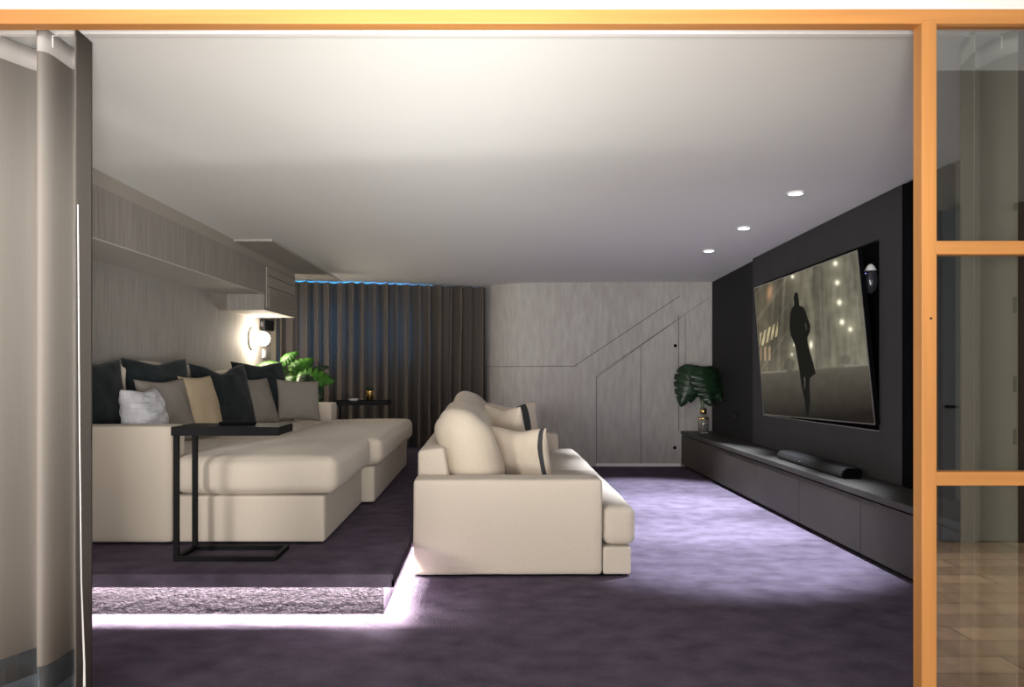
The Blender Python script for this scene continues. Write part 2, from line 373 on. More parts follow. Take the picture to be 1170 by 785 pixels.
# wall behind the curtain with the dusk window
CA, CB = Vector((-2.33, 8.10)), Vector((-0.05, 9.0)); cd = (CB - CA).normalized(); cn = Vector((cd.y, -cd.x))
def cw(s, o, z): p = CA + cd * s + cn * o; return (p.x, p.y, z)
def cbox(s0, s1, o0, o1, z0, z1): return hexa([cw(s0, o0, z0), cw(s1, o0, z0), cw(s1, o0, z1), cw(s0, o0, z1), cw(s0, o1, z0), cw(s1, o1, z0), cw(s1, o1, z1), cw(s0, o1, z1)])
struct(link('wall_curtain', cbox(-.2, 2.6, -.16, -.02, 0, 2.3), 'paperwall'))
wn = struct(link('window_1', cbox(0.12, 1.62, -0.03, 0.0, 1.12, 1.86), 'wallwhite'))
link('window_pane', cbox(0.20, 0.85, 0.0, 0.01, 1.19, 1.80), 'bluewin', wn); link('window_pane', cbox(0.91, 1.55, 0.0, 0.01, 1.19, 1.80), 'bluewin', wn)
lt = thing('led_strip', 'blue light strip glowing over the left end of the dark curtain', 'light strip')
link('strip', cbox(0.1, 1.0, 0.02, 0.034, 2.0, 2.008), 'bluled', lt)
# end pier of the left wall
pr = struct(link('trim_3', box(XL, -2.245, 7.80, 7.88, 0, 2.03), 'greige'), 'grey pier at the end of the left wall')
# right side
struct(link('wall_right', box(XW, XW + 0.15, 2.3, YB + .1, 0, 2.35), 'darkwall'))
def pq(px, py, x): y = x * F / (px - VX); return (y, Z_at(py, y))
# television panel standing proud, with an opening
PX0 = XW - 0.002
def panel():
    o0 = [pq(859.9, 640, XP), pq(859.9, 294.6, XP), pq(1033, 208.2, XP), pq(1033, 640, XP)]
    ya, yb = o0[0][0], o0[2][0]
    outer = [(ya, 0.402), (ya, o0[1][1]), (yb, o0[2][1]), (yb, 0.402)]
    inner = [pq(872, 474, XP), pq(872, 323.5, XP), pq(1004.6, 273.4, XP), pq(1004.6, 492.3, XP)]
    bm = bmesh.new()
    F0 = [bm.verts.new((XP, *p)) for p in outer]; I0 = [bm.verts.new((XP, *p)) for p in inner]
    F1 = [bm.verts.new((PX0, *p)) for p in outer]; I1 = [bm.verts.new((PX0, *p)) for p in inner]
    for k in range(4):
        j = (k + 1) % 4
        bm.faces.new([F0[k], F0[j], I0[j], I0[k]]); bm.faces.new([F0[k], F0[j], F1[j], F1[k]])
        bm.faces.new([F1[k], F1[j], I1[j], I1[k]]); bm.faces.new([I0[k], I0[j], I1[j], I1[k]])
    tp = struct(link('trim_4', bm, 'darkpanel'), 'charcoal wall panel with an opening behind the television')
    bm = bmesh.new()
    vs = [bm.verts.new((PX0 - 0.003, *p)) for p in inner]; bm.faces.new(vs); vs2 = [bm.verts.new((PX0 - .001, *p)) for p in inner]; bm.faces.new(vs2)
    for k in range(4): bm.faces.new([vs[k], vs[(k + 1) % 4], vs2[(k + 1) % 4], vs2[k]])
    link('recess_back', bm, 'black', tp)
    g = bmesh.new()   # thin pale lip along the bottom of the opening
    a, d = inner[0], inner[3]
    vs = [g.verts.new(p) for p in ((XP - .002, a[0], a[1] - .004), (XP - .002, d[0], d[1] - .004), (XP - .002, d[0], d[1]), (XP - .002, a[0], a[1]), (XP + .02, a[0], a[1] - .004), (XP + .02, d[0], d[1] - .004), (XP + .02, d[0], d[1]), (XP + .02, a[0], a[1]))]
    for f in ((0, 1, 2, 3), (3, 2, 6, 7), (0, 4, 5, 1), (0, 3, 7, 4), (1, 5, 6, 2), (4, 7, 6, 5)): g.faces.new([vs[i] for i in f])
    link('opening_lip', g, 'taupe', tp)
    return yb
yend = panel()
struct(link('trim_5', box(XP - .012, XW - .001, 3.95, yend - .001, 0.402, 2.185), 'black'), 'black upright slot beside the television panel')
# ------------------------------------------------------------------ platform
st = struct(link('floor_platform', box(XL, -0.42, 3.24, 8.85, 0.168, DZ, bev=0.012), 'carpet'), 'raised carpeted platform')
link('fascia', box(XL, -0.42, 3.24, 3.25, 0.146, 0.18), 'carpet', st); link('fascia', box(-0.43, -0.42, 3.24, 8.8, 0.146, 0.18), 'carpet', st)
bm = bmesh.new()
def shag(p0, p1, h, nx, nz, nrm):
    rows = []
    for j in range(nz + 1):
        r = []
        for i in range(nx + 1):
            p = Vector(p0).lerp(Vector(p1), i / nx); p.z = h * j / nz
            a = noise.noise(Vector((p.x * 60, p.y * 60, p.z * 110))) * .007 + noise.noise(Vector((p.x * 18, p.y * 18, p.z * 50))) * .006
            r.append(p + Vector(nrm) * (a + .004))
        rows.append(r)
    return rows
add_grid(bm, shag((XL, 3.335, 0), (-0.476, 3.335, 0), 0.168, 420, 26, (0, -1, 0)))
link('riser', bm, 'shag', st, smooth=True)
link('riser', box(-0.49, -0.476, 3.335, 8.8, 0, 0.168), 'carpet', st)
ls = thing('led_strip', 'white light strip glowing under the platform front edge', 'light strip', (0, 3.25, 0.16))
link('strip', box(XL + .01, -0.445, 0.004, 0.012, 0.0, 0.006), 'led', ls)
ls = thing('led_strip', 'white light strip glowing under the platform side edge beside the sofa', 'light strip', (-0.43, 3.25, 0.16))
link('strip', box(-0.012, -0.004, 0.01, 5.4, 0.0, 0.006), 'led', ls)

# ------------------------------------------------------------------ timber frame and glazing of the opening
YF, YK = 2.20, 2.245
hd = struct(link('trim_6', box(-3.2, 2.6, YF, YK, 2.12, 2.164, bev=0.003), 'timberh'), 'orange timber head rail across the opening')
struct(link('wall_front', box(-5, 5, YF + .006, YK + .02, 2.164, 3.0), 'wallwhite'))
d1 = struct(link('door_1', box(1.2757, 1.32, YF - .003, YK, 0, 2.13, bev=0.003), 'timber'), 'glazed screen with orange timber frame at the right')
ra = link('rail', box(1.32, 2.6, YF, YK, 1.438, 1.478, bev=0.003), 'timberh', d1)
link('rail', box(1.32, 2.6, YF, YK, 0.753, 0.794, bev=0.003), 'timberh', d1); link('rail', box(1.32, 2.6, YF, YK, 0.0, 0.07, bev=0.003), 'timberh', d1)
for z0, z1 in ((1.478, 2.12), (0.794, 1.438), (0.07, 0.753)):
    link('glass_pane', box(1.318, 2.6, 2.22, 2.226, z0, z1), 'glass', d1)
link('knot', lathe([(0, 0), (.004, 0), (.0035, .0015), (0, .0015)], 12, (1.302, YF - .003, Z_at(364, YF)), Matrix.Rotation(PI / 2, 4, 'X')), 'brown', d1)
struct(link('trim_10', box(XW - .02, XW - .001, 2.3, 3.949, 0.4015, 2.25), 'greige'), 'greige wall section behind the glazed screen')
struct(link('trim_7', box(X_at(1164, 2.30), 1.80, 2.30, 2.36, 0, 2.145), 'brown'), 'dark brown upright behind the glazed screen')
# hall beyond: the wall and doors mirrored in the panes
YH = -0.3
struct(link('wall_hall', box(2.3, 5, YH - .15, YH, 0, 3.0), 'door'))
dd = struct(link('door_2', box(X_at(1113, 4.7), X_at(1163, 4.7), YH, YH + .04, 0.01, 2.1), 'door'), 'grey hall door')
for z in (0.62, 0.95, 1.45): link('hinge', box(X_at(1158, 4.7), X_at(1160.5, 4.7), YH + .04, YH + .05, z, z + .1), 'metalblack', dd)
de = struct(link('door_3', box(X_at(1077, 4.7), X_at(1098, 4.7), YH, YH + .04, 0.01, 2.1), 'doorblue'), 'blue grey hall door')
link('door_handle', tube([(X_at(1080, 4.7), YH + .05, .86), (X_at(1080, 4.7), YH + .09, .86), (X_at(1089, 4.7), YH + .09, .86)], .01), 'metalblack', de)
struct(link('trim_8', box(X_at(1098, 4.7), X_at(1112, 4.7), YH, YH + .05, 0.0, 2.15), 'door'), 'grey door jamb in the hall')
struct(link('trim_9', box(X_at(1163, 4.7), X_at(1185, 4.7), YH, YH + .06, 0.0, 2.15), 'brown'), 'brown door jamb in the hall')

# ------------------------------------------------------------------ cabinets along the right wall
edges = [8.33, 7.55, 6.79, 5.97, 5.155, 4.30, 3.45, 2.62]
cl = ['low charcoal cabinet unit against the grey back wall, under the leafy vase', 'low charcoal cabinet unit, second from the back wall, by the wall socket',
      'low charcoal cabinet unit, third from the back wall, under the far end of the television', 'low charcoal cabinet unit beneath the middle of the soundbar',
      'low charcoal cabinet unit beneath the near end of the soundbar', 'low charcoal cabinet unit partly cut off by the timber post',
      'low charcoal cabinet unit standing behind the glazed screen']
for k in range(7):
    y1, y0 = edges[k], edges[k + 1]
    c = thing('low_cabinet', cl[k], 'cabinet', (XC, y0, 0), 0, 'low cabinets along the television wall')
    link('body', box(0.020, XW - XC - .002, 0.001, y1 - y0 - .001, 0.03, 0.362), 'cabinet', c)
    link('door', box(0, 0.019, 0.002, y1 - y0 - .002, 0.03, 0.352, bev=0.001), 'cabinet', c)
    link('plinth', box(0.045, XW - XC - .002, 0.001, y1 - y0 - .001, 0, 0.0295), 'black', c)
tag(link('worktop', box(XC - .006, XW - .002, 2.62, 8.34, 0.3625, 0.400, bev=0.003), 'cabtop'), 'long dark stone top running over the low cabinets', 'worktop')

# ------------------------------------------------------------------ television
tvc = [(2.33, 862, 329), (2.33, 980, 285.3), (2.42, 1000.4, 485.7), (2.42, 872.8, 474)]   # x, and where its corner shows
C4 = []
for x, px, py in tvc:
    y = x * F / (px - VX); C4.append(Vector((x, y, Z_at(py, y))))
TL, TR, BR, BL = C4
tn = (TR - TL).cross(BL - TL).normalized()
if tn.x > 0: tn = -tn
tc = (TL + TR + BR + BL) / 4
tv = thing('television', 'large flat television tilted forward in the charcoal panel, showing a dark figure in a street', 'television', (tc.x + .03, tc.y, BL.z))
off = tv.location
def bil(u, v, o=0.0): return TL.lerp(TR, u).lerp(BL.lerp(BR, u), v) + tn * o - off
def slab(u0, u1, v0, v1, o0, o1):
    a = [bil(u0, v0, o0), bil(u1, v0, o0), bil(u1, v1, o0), bil(u0, v1, o0)]; b_ = [bil(u0, v0, o1), bil(u1, v0, o1), bil(u1, v1, o1), bil(u0, v1, o1)]
    return hexa(a + b_)
link('back_shell', slab(0, 1, 0, 1, -0.030, -0.001), 'black', tv)
for a in ((0, 1, 0, .006), (0, 1, .992, 1), (0, .004, 0, 1), (.9955, 1, 0, 1)): link('bezel', slab(*a, -0.0005, 0.003), 'chrome', tv)
link('wall_mount', hexa([Vector(p) - off for p in ((2.42, 5.3, 1.2), (2.42, 5.9, 1.2), (2.42, 5.9, 1.4), (2.42, 5.3, 1.4), (2.486, 5.35, 1.22), (2.486, 5.85, 1.22), (2.486, 5.85, 1.38), (2.486, 5.35, 1.38))]), 'black', tv)
# the film frame on the screen
def inpoly(x, y, P):
    c = False
    for (x0, y0), (x1, y1) in zip(P, P[1:] + P[:1]):
        if (y0 > y) != (y1 > y) and x < (x1 - x0) * (y - y0) / (y1 - y0) + x0: c = not c
    return c
FIG = [(908, 334), (911.5, 334.5), (912.5, 341), (913.2, 349), (918, 351), (920.5, 356), (923, 364), (926, 372), (925.5, 379), (922.5, 386), (923, 392), (926, 404), (929.5, 416), (932, 427), (928, 430), (925.5, 432), (925, 440), (925.8, 458), (924, 475), (921.5, 475), (919.5, 458), (915.5, 440), (914.5, 431), (912.5, 418), (909, 398), (907, 391), (903.5, 383), (902, 374), (903, 358), (905, 352), (907.3, 349), (906.8, 340)]
GAP = [(918.3, 431), (920, 431), (920.3, 440), (919.3, 446)]
LAMPS = [(954.5, 301, 2.3, 1.5), (956.7, 323, 2.3, 1.5), (959, 345.6, 2.5, 1.6), (962, 368, 2.4, 1.6), (971.6, 376.3, 2.2, 1.3), (905.5, 316, 1.8, 1.3), (908, 394, 1.6, 1.0), (926.8, 394, 1.6, 1.5), (905, 405, 1.3, .8)]
def film(x, y):
    f1 = noise.noise(Vector((x * .05, y * .018, 1))); f2 = noise.noise(Vector((x * .22, y * .035, 5))); f3 = noise.noise(Vector((x * .12, y * .12, 9)))
    t = max(0, min(1, (x - 862) / 135)); hz = 425 - (x - 872) * .075
    base = Vector((.105, .088, .060)).lerp(Vector((.22, .212, .155)), t ** .8)
    if 893 < x < 928 and y < 400: base = base * 1.15
    if y < hz:
        c = base * (1 + .35 * f1 + .34 * f2 + .2 * f3)
        for bx, bw, bk in ((899, 5, .72), (934, 3.5, .75), (944, 4, .86), (886, 4, .7), (989, 3, .8)):
            if abs(x - bx - (y - 380) * (bx - 925) * .0025) < bw: c = c * bk
        fog = math.exp(-((hz - y) / 22) ** 2); c += Vector((.05, .047, .035)) * fog
        if x < 900 and abs((x - 866) * .9 + (y - 365) * .62) % 19 < 2.0: c = c * 1.3
    else:
        k = min(1, (y - hz) / 58)
        c = Vector((.135, .122, .094)).lerp(Vector((.018, .015, .012)), k ** .75) * (1 + .12 * f3)
        c += Vector((.10, .10, .08)) * math.exp(-((y - hz) / 1.6) ** 2) * (1.6 if x > 965 or x < 900 else .6)
    d = ((x - 879.5) / 3) ** 2 + ((y - 334 - (x - 879.5) * -.7) / 8) ** 2; c += Vector((.40, .20, .09)) * math.exp(-d)
    if 868 < x < 889 and (y - 389 + (x - 868) * .65) ** 2 < 64 and (x * .75 + y * .13) % 3.4 < 1.9: c += Vector((.55, .45, .24)) * (.7 + .5 * f3)
    if 869 < x < 883 and 396 < y < 412 and (x * .6) % 3.1 < 1.3: c += Vector((.28, .17, .09))
    for lx, ly, r, s in LAMPS:
        d2 = ((x - lx) / r) ** 2 + ((y - ly) / (r * (1.15 if s != 1.5 else 2.4 if ly > 390 else 1.1))) ** 2
        c += Vector((.85, .82, .62)) * s * math.exp(-d2) + Vector((.10, .095, .065)) * math.exp(-d2 / 12)
    for cx, cy, rx, ry in ((901.5, 417, 6, 8), (966, 411, 6, 5)):
        d2 = ((x - cx) / rx) ** 2 + ((y - cy) / ry) ** 2
        if d2 < 1.4: c = c.lerp(Vector((.07, .062, .048)) * (1.6 if cx > 950 else 1), min(1, (1.4 - d2) * 1.6) * .5)
    c = c * .82
    if inpoly(x, y, FIG) and not inpoly(x, y, GAP):
        c = Vector((.010, .010, .008)); 
        if abs(x - 921 - (y - 374) * .12) < .7 and 369 < y < 377: c = Vector((.05, .048, .04))
    return c
bm = bmesh.new(); NU, NV = 360, 220; P = []; cols = []
for j in range(NV + 1):
    row = []
    for i in range(NU + 1):
        p = bil(.004 + .9915 * i / NU, .006 + .986 * j / NV, 0.0012); row.append(p); w_ = p + off
        cols.append(film(VX + w_.x / w_.y * F, VY - (w_.z - H) / w_.y * F))
    P.append(row)
add_grid(bm, P)
sm, t, p = nodes('film_frame'); at = t.nodes.new('ShaderNodeAttribute'); at.attribute_name = 'film'
p.inputs['Base Color'].default_value = (.004, .004, .004, 1); p.inputs['Roughness'].default_value = .12; p.inputs['Specular IOR Level'].default_value = 0.0
t.links.new(at.outputs[0], p.inputs['Emission Color']); p.inputs['Emission Strength'].default_value = 1.0
sc = link('screen', bm, sm, tv)
ca = sc.data.color_attributes.new('film', 'FLOAT_COLOR', 'POINT')
for i, c in enumerate(cols): ca.data[i].color = (max(0, c.x), max(0, c.y), max(0, c.z), 1)
# soundbar on the worktop
ya, yb = 5.80, 4.72
sb = thing('soundbar', 'long dark grey soundbar lying on the stone top below the television', 'soundbar', (2.29, yb, 0.4))
prof = [(-.052, .0), (.052, .0), (.062, .014), (.062, .05), (.048, .066), (-.03, .066), (-.055, .05), (-.062, .03), (-.062, .014)]
def barmesh(y0, y1, k=1.0):
    bm = bmesh.new(); R = []
    for y, s in ((y0, k * .9), (y0 + .012, k), (y1 - .03, k), (y1, k * .85)):
        R.append([bm.verts.new((x * s, y, .034 + (z - .033) * s)) for x, z in prof])
    for a, b_ in zip(R, R[1:]):
        for i in range(len(a)): bm.faces.new([a[i], a[(i + 1) % len(a)], b_[(i + 1) % len(a)], b_[i]])
    bm.faces.new(R[0]); bm.faces.new(R[-1][::-1]); return bm
cb = link('cloth_body', barmesh(.012, ya - yb), 'speaker', sb); link('end_cap', barmesh(-.012, .0118, .98), 'black', sb)
link('badge', box(-.065, -.0618, .62, .65, .026, .036), 'chrome', cb)
# little oval speaker in the recess
yy = XP * F / (996.5 - VX); eg = thing('oval_speaker', 'small oval speaker with white top mounted in the recess beside the television', 'speaker', (XP - .01, yy, Z_at(336, yy)))
n_ = 24
def egg(t0, t1, s=1.0): 
    return lathe([(0.046 * s * math.sin(a) * (1.0 + .12 * math.cos(a)), .096 - .096 * s * math.cos(a)) for a in [t0 + (t1 - t0) * i / 14 for i in range(15)]], n_)
sh = link('shell', egg(0.0, 2.15), 'eggdark', eg, smooth=True); link('cap', egg(2.15, PI, 1.01), 'white', eg, smooth=True)
link('bracket', box(.0, .052, -.012, .012, .08, .11), 'metalblack', eg)
for z, q in ((.07, -.02), (.13, -.012)): link('indicator_light', lathe([(0, -.004), (.004, 0), (0, .004)], 10, (-.040, -.018 + q * -.3, z)), 'pebble', sh)
# power socket on the dark wall
sk = thing('power_socket', 'small dark double power socket low on the charcoal wall', 'socket', (XW, 7.53, .575))
link('plate', box(-.009, -.001, -.055, .055, 0, .085, bev=.002), 'metalblack', sk)
for q in (-.027, .027): link('outlet', lathe([(0, 0), (.018, 0), (.018, .003), (0, .003)], 18, (-.012, q, .042), Matrix.Rotation(PI / 2, 4, 'Y')), 'darkpanel', sk)

# ------------------------------------------------------------------ big sectional on the platform
ss = thing('sectional_sofa', 'deep cream sectional lounge with chaise along the left wall on the platform', 'sofa', (-1.55, 3.775, DZ))
o = ss.location
def sp(name, m, *a, **k):
    x0, x1, y0, y1, z0, z1 = a[:6]
    return link(name, rbox(x0 - o.x, x1 - o.x, y0 - o.y, y1 - o.y, z0 - o.z, z1 - o.z, *a[6:], **k), m, ss, smooth=True)
sp('base', 'cream', -1.612, -.844, 3.785, 4.90, DZ + .012, .452, .012); sp('base', 'cream', -2.1, -.765, 4.91, 6.85, DZ + .012, .452, .012)
sp('arm', 'cream', -2.27, -1.613, 3.775, 3.94, DZ + .012, .807, .018); sp('arm', 'cream', -2.27, -1.41, 6.60, 6.85, DZ + .012, .79, .018)
sp('back', 'cream', -2.292, -2.245, 4.42, 6.595, DZ + .012, .93, .02)
sp('seat_base', 'cream', -2.09, -1.63, 4.03, 4.9, DZ + .02, .452, .012)
sp('seat_cushion', 'cream', -1.608, -.785, 3.765, 4.895, .458, .652, .055, puff=(.012, .012, .022), wob=.006, seed=1, n=22)
sp('seat_cushion', 'cream', -2.08, -1.60, 4.03, 4.895, .458, .64, .04, puff=(0, .0, .02), wob=.004, seed=9, n=16)
sp('seat_cushion', 'cream', -1.46, -.715, 4.905, 6.86, .458, .635, .055, puff=(.012, .012, .03), wob=.006, seed=4, n=22)
sp('seat_cushion', 'cream', -2.08, -1.455, 4.905, 6.59, .458, .635, .04, puff=(0, 0, .025), wob=.006, seed=14, n=18)
for k, (a, c) in enumerate(((4.44, 5.05), (5.06, 5.83), (5.84, 6.585))):
    sp('back_cushion', 'cream', -2.244, -2.165, a, c, .64, 1.12 - .03 * k, .036, puff=(.012, .01, .03), wob=.006, seed=20 + k, n=18)
# cushions leaning along the sectional
def lean(name, label, cat, px, X, zb, w, h, t, m, yaw, tilt, seed, group=None, chop=0.0, pinch=.1, extra=None, wr=.006, roll=0, ruche=0):
    """yaw: turn of the cushion's face from +x towards the camera; tilt: lean back"""
    y = X * F / (px - VX); bm = pillow_mesh(w, h, t, seed, chop, pinch, wr=wr, ruche=ruche, n=52 if ruche else 26)
    R = Matrix.Rotation(-PI / 2 - math.radians(yaw), 4, 'Z') @ Matrix.Rotation(math.radians(tilt), 4, 'X') @ Matrix.Rotation(math.radians(roll), 4, 'Y')
    bmesh.ops.transform(bm, matrix=R, verts=bm.verts)
    zmin = min(v.co.z for v in bm.verts); bmesh.ops.translate(bm, vec=(0, 0, -zmin), verts=bm.verts)
    o_ = link(name, bm, m, None, (X, y, zb), smooth=True, extra=extra)
    return tag(o_, label, cat, group)
G = 'cushions along the sectional'
SZ = .655
lean('throw_cushion', 'dark teal velvet cushion nearest the curtain edge, above the sectional arm', 'cushion', 116, -2.165, SZ, .42, .50, .13, 'velvet', 10, 5, 1, G, .03, .07)
lean('throw_cushion', 'dark velvet cushion with peaked corners rising behind the silver ruched one', 'cushion', 190, -2.005, SZ, .47, .52, .15, 'velvet', 28, 12, 2, G, .05, .06)
lean('throw_cushion', 'dark velvet cushion with a chopped top, between tan cushion and the taupe one', 'cushion', 264, -1.92, SZ, .54, .50, .16, 'velvet', 26, 16, 3, G, .13, .08)
lean('throw_cushion', 'dark velvet cushion under the lamp, in front of the bright plant', 'cushion', 308, -1.88, SZ - .01, .54, .54, .17, 'velvet', 34, 18, 4, G, .05, .06)
lean('throw_cushion', 'silver ruched satin cushion against the teal one, just above the near arm', 'cushion', 174, -1.845, SZ, .32, .345, .19, 'silver', 6, 14, 5, G, .03, .08, wr=.014, ruche=.006)
lean('throw_cushion', 'taupe woven cushion tucked right behind the silver ruched one', 'cushion', 200, -1.86, SZ, .42, .40, .12, 'greyp', 16, 16, 6, G, .02, .08)
lean('throw_cushion', 'plain tan linen cushion standing in front of two dark velvet ones', 'cushion', 238, -1.85, SZ, .40, .41, .13, 'tan', 8, 14, 7, G, .0, .08)
lean('throw_cushion', 'taupe woven cushion between the chopped velvet cushion and the velvet one under the lamp', 'cushion', 301, -1.82, SZ - .01, .42, .40, .13, 'greyp', 22, 20, 8, G, .0, .08)
lean('throw_cushion', 'taupe grey woven cushion at the far end, beside the plant and far arm', 'cushion', 342, -1.62, SZ - .01, .38, .355, .12, 'greyp', 54, 16, 9, G, .0, .06, roll=-4)

# ------------------------------------------------------------------ side tables
def side_table(label, x0, y0, w, d, h, z0, rz=0, mirror=1, g='black C shaped side tables'):
    t_ = thing('side_table', label, 'side table', (x0, y0, z0), rz, g)
    s = .022
    link('tabletop', box(-.008, w, -.008, d + .008, h - .04, h, bev=.002), 'metalblack', t_)
    for yy_ in (0, d - s): link('leg', box(0, s, yy_, yy_ + s, s, h - .04), 'metalblack', t_)
    bm = bmesh.new()
    for yy_ in (0, d - s): add_box(bm, 0, w - .015, yy_, yy_ + s, 0, s)
    add_box(bm, 0, s, s, d - s, 0, s); add_box(bm, w - .015 - s, w - .015, s, d - s, 0, s)
    link('base_frame', bm, 'metalblack', t_)
    return t_
side_table('black C shaped side table standing in front of the chaise on the platform', -1.472, 3.455, .49, .24, .625, DZ)
tag(link('remote_control', rbox(-.085, .085, -.022, .022, 0, .017, .006, n=6), 'black', None, (-1.215, 3.58, DZ + .625), smooth=True), 'slim black remote control lying on the near side table', 'remote control')
side_table('black side table with gold tumbler, against the dark curtain beyond the chaise', -1.50, 7.10, .52, .28, .585, DZ)
zt = DZ + .585
gx = X_at(422.5, 7.25)
tag(link('gold_tumbler', lathe([(0, 0), (.028, 0), (.034, .01), (.042, .085), (.043, .095), (.039, .095), (.037, .05), (0, .03)], 24), 'gold', None, (gx, 7.25, zt), smooth=True), 'small gold tumbler on the far black side table', 'tumbler')
cd_ = thing('small_plant', 'tiny dark sprig standing in the gold tumbler', 'plant', (gx, 7.25, zt + .031))
for k in range(6):
    a = k * PI / 3; link('twig', tube([(0, 0, 0), (.02 * math.cos(a), .02 * math.sin(a), .06), (.036 * math.cos(a), .036 * math.sin(a), .095)], [.003, .003, .007], 6), 'leafdark', cd_)
tag(link('white_dish', lathe([(0, 0), (.035, 0), (.055, .018), (.052, .018), (.03, .006), (0, .006)], 24), 'white', None, (X_at(404, 7.22), 7.22, zt)), 'small white dish at the left of the far side table', 'dish')

# ------------------------------------------------------------------ cream sofa facing the television
sf = thing('sofa', 'cream two seater sofa on the purple carpet facing the television', 'sofa', (0.15, 3.91, 0))
o = sf.location
def sq(name, m, *a, **k):
    x0, x1, y0, y1, z0, z1 = a[:6]
    return link(name, rbox(x0 - o.x, x1 - o.x, y0 - o.y, y1 - o.y, z0 - o.z, z1 - o.z, *a[6:], **k), m, sf, smooth=True)
sq('arm', 'cream', -.405, .592, 3.91, 4.11, .012, .515, .022, wob=.003); sq('arm', 'cream', -.405, .61, 6.66, 6.86, .012, .515, .022, wob=.003)
sq('base', 'cream', -.36, .735, 4.112, 6.655, .012, .158, .012); sq('base', 'cream', .596, .745, 3.925, 4.11, .012, .158, .012)
link('plinth', box(-.36 - o.x, .70 - o.x, .04, 2.9, 0, .012), 'black', sf)
def backframe():
    y0, y1 = 4.112 - o.y, 6.655 - o.y
    bm = hexa([(x - o.x, y0, z) for x, z in ((-.40, .03), (-.155, .03), (-.255, .665), (-.40, .645))] + [(x - o.x, y1, z) for x, z in ((-.40, .03), (-.155, .03), (-.255, .68), (-.40, .66))])
    bmesh.ops.bevel(bm, geom=bm.edges[:], offset=.018, segments=3, profile=.5, affect='EDGES'); return bm
link('back', backframe(), 'cream', sf, smooth=True)
def tcush(y0, y1, e0, e1, seed):
    """seat cushion whose front corner also runs past the end of the arm"""
    bm = rbox(-.16 - o.x, .775 - o.x, y0 - o.y, y1 - o.y, .163, .372, .05, puff=(.01, .01, .022), n=24, wob=.004, seed=seed)
    b2 = rbox(.598 - o.x, .772 - o.x, e0 - o.y, e1 - o.y, .163, .368, .045, n=14, wob=.003, seed=seed)
    me = bpy.data.meshes.new('corner'); b2.to_mesh(me); b2.free(); bm.from_mesh(me); bpy.data.meshes.remove(me)
    return bm
link('seat_cushion', tcush(4.115, 5.37, 3.93, 4.5, 31), 'cream', sf, smooth=True); link('seat_cushion', tcush(5.385, 6.652, 6.3, 6.84, 37), 'cream', sf, smooth=True)
def bcush(y0, y1, seed, top):
    bm = rbox(-.15, .15, y0 - o.y, y1 - o.y, 0, top, .14, puff=(.03, .0, .04), n=24, wob=.03, seed=seed)
    for v in bm.verts:
        k = v.co.z / top
        v.co += noise.noise_vector(v.co * 8 + Vector((seed, 0, 0))) * .006
        v.co.x += -.115 * k - .02; v.co.x += .0; v.co.z += .375
    bmesh.ops.translate(bm, vec=(-.05 - o.x, 0, 0), verts=bm.verts)
    return bm
link('back_cushion', bcush(4.15, 5.38, 51, .475), 'creamp', sf, smooth=True); link('back_cushion', bcush(5.40, 6.60, 57, .50), 'creamp', sf, smooth=True)
def striped(o_, u0, u1, side):
    # a charcoal band woven across the cushion
    me = o_.data
    n = 26; per = n * n
    for f in me.polygons:
        s, r = divmod(f.index, per); i = r % n; u = (i + .5) / n
        if u0 < u < u1: f.material_index = 1
G2 = 'cushions on the sofa'
p1 = lean('throw_cushion', 'cream cushion with charcoal stripe nearest the sofa arm', 'cushion', 598, .205, .385, .46, .375, .17, 'creamp', -52, 14, 11, G2, .06, .08, extra=['stripe']); striped(p1, .88, .965, 1)
p2 = lean('throw_cushion', 'plain cream cushion, middle one of three leaning on the sofa back', 'cushion', 584, .145, .385, .44, .47, .14, 'creamp', -34, 10, 12, G2, .05, .08, extra=['stripe'])
p3 = lean('throw_cushion', 'cream cushion with a charcoal band, farthest along the sofa', 'cushion', 592, .226, .385, .48, .46, .14, 'creamp', 62, 16, 13, G2, .08, .08, extra=['stripe']); striped(p3, .28, .42, 1)

# ------------------------------------------------------------------ lamps
zs_ = Z_at(387, 7.16)
sl = thing('wall_sconce', 'round globe wall lamp glowing on the left wall above the far cushion', 'wall lamp', (XL, 7.16, zs_))
link('backplate', lathe([(0, 0), (.105, 0), (.105, .018), (.095, .022), (0, .022)], 40, (0, 0, 0), Matrix.Rotation(PI / 2, 4, 'Y')), 'taupe', sl)
link('arm', tube([(.02, 0, 0), (.05, 0, 0)], .022, 16), 'gold', sl)
link('globe', lathe([(.066 * math.sin(a), -.066 * math.cos(a)) for a in [PI * i / 20 for i in range(21)]], 32, (.112, 0, 0)), 'bulb', sl, smooth=True)
ct = thing('control_box', 'small dark control box on the left wall between globe lamp and curtain', 'control box', (XL, 7.42, Z_at(377, 7.46)))
link('case', box(.001, .055, 0, .30, 0, .105, bev=.004), 'metalblack', ct); link('cover', box(.012, .04, -.005, 0, .03, .08), 'darkpanel', ct)
sw = thing('light_switch', 'white light switch on the left wall below the dark control box', 'switch', (XL, 7.50, Z_at(409, 7.5)))
pt = link('plate', box(.001, .014, 0, .10, 0, .09, bev=.003), 'white', sw); link('rocker', box(.014, .019, .02, .08, .02, .07), 'white', pt)
labs = ['round recessed ceiling light nearest the timber post', 'round recessed ceiling light, middle of the row of three', 'round recessed ceiling light closest to the grey back wall']
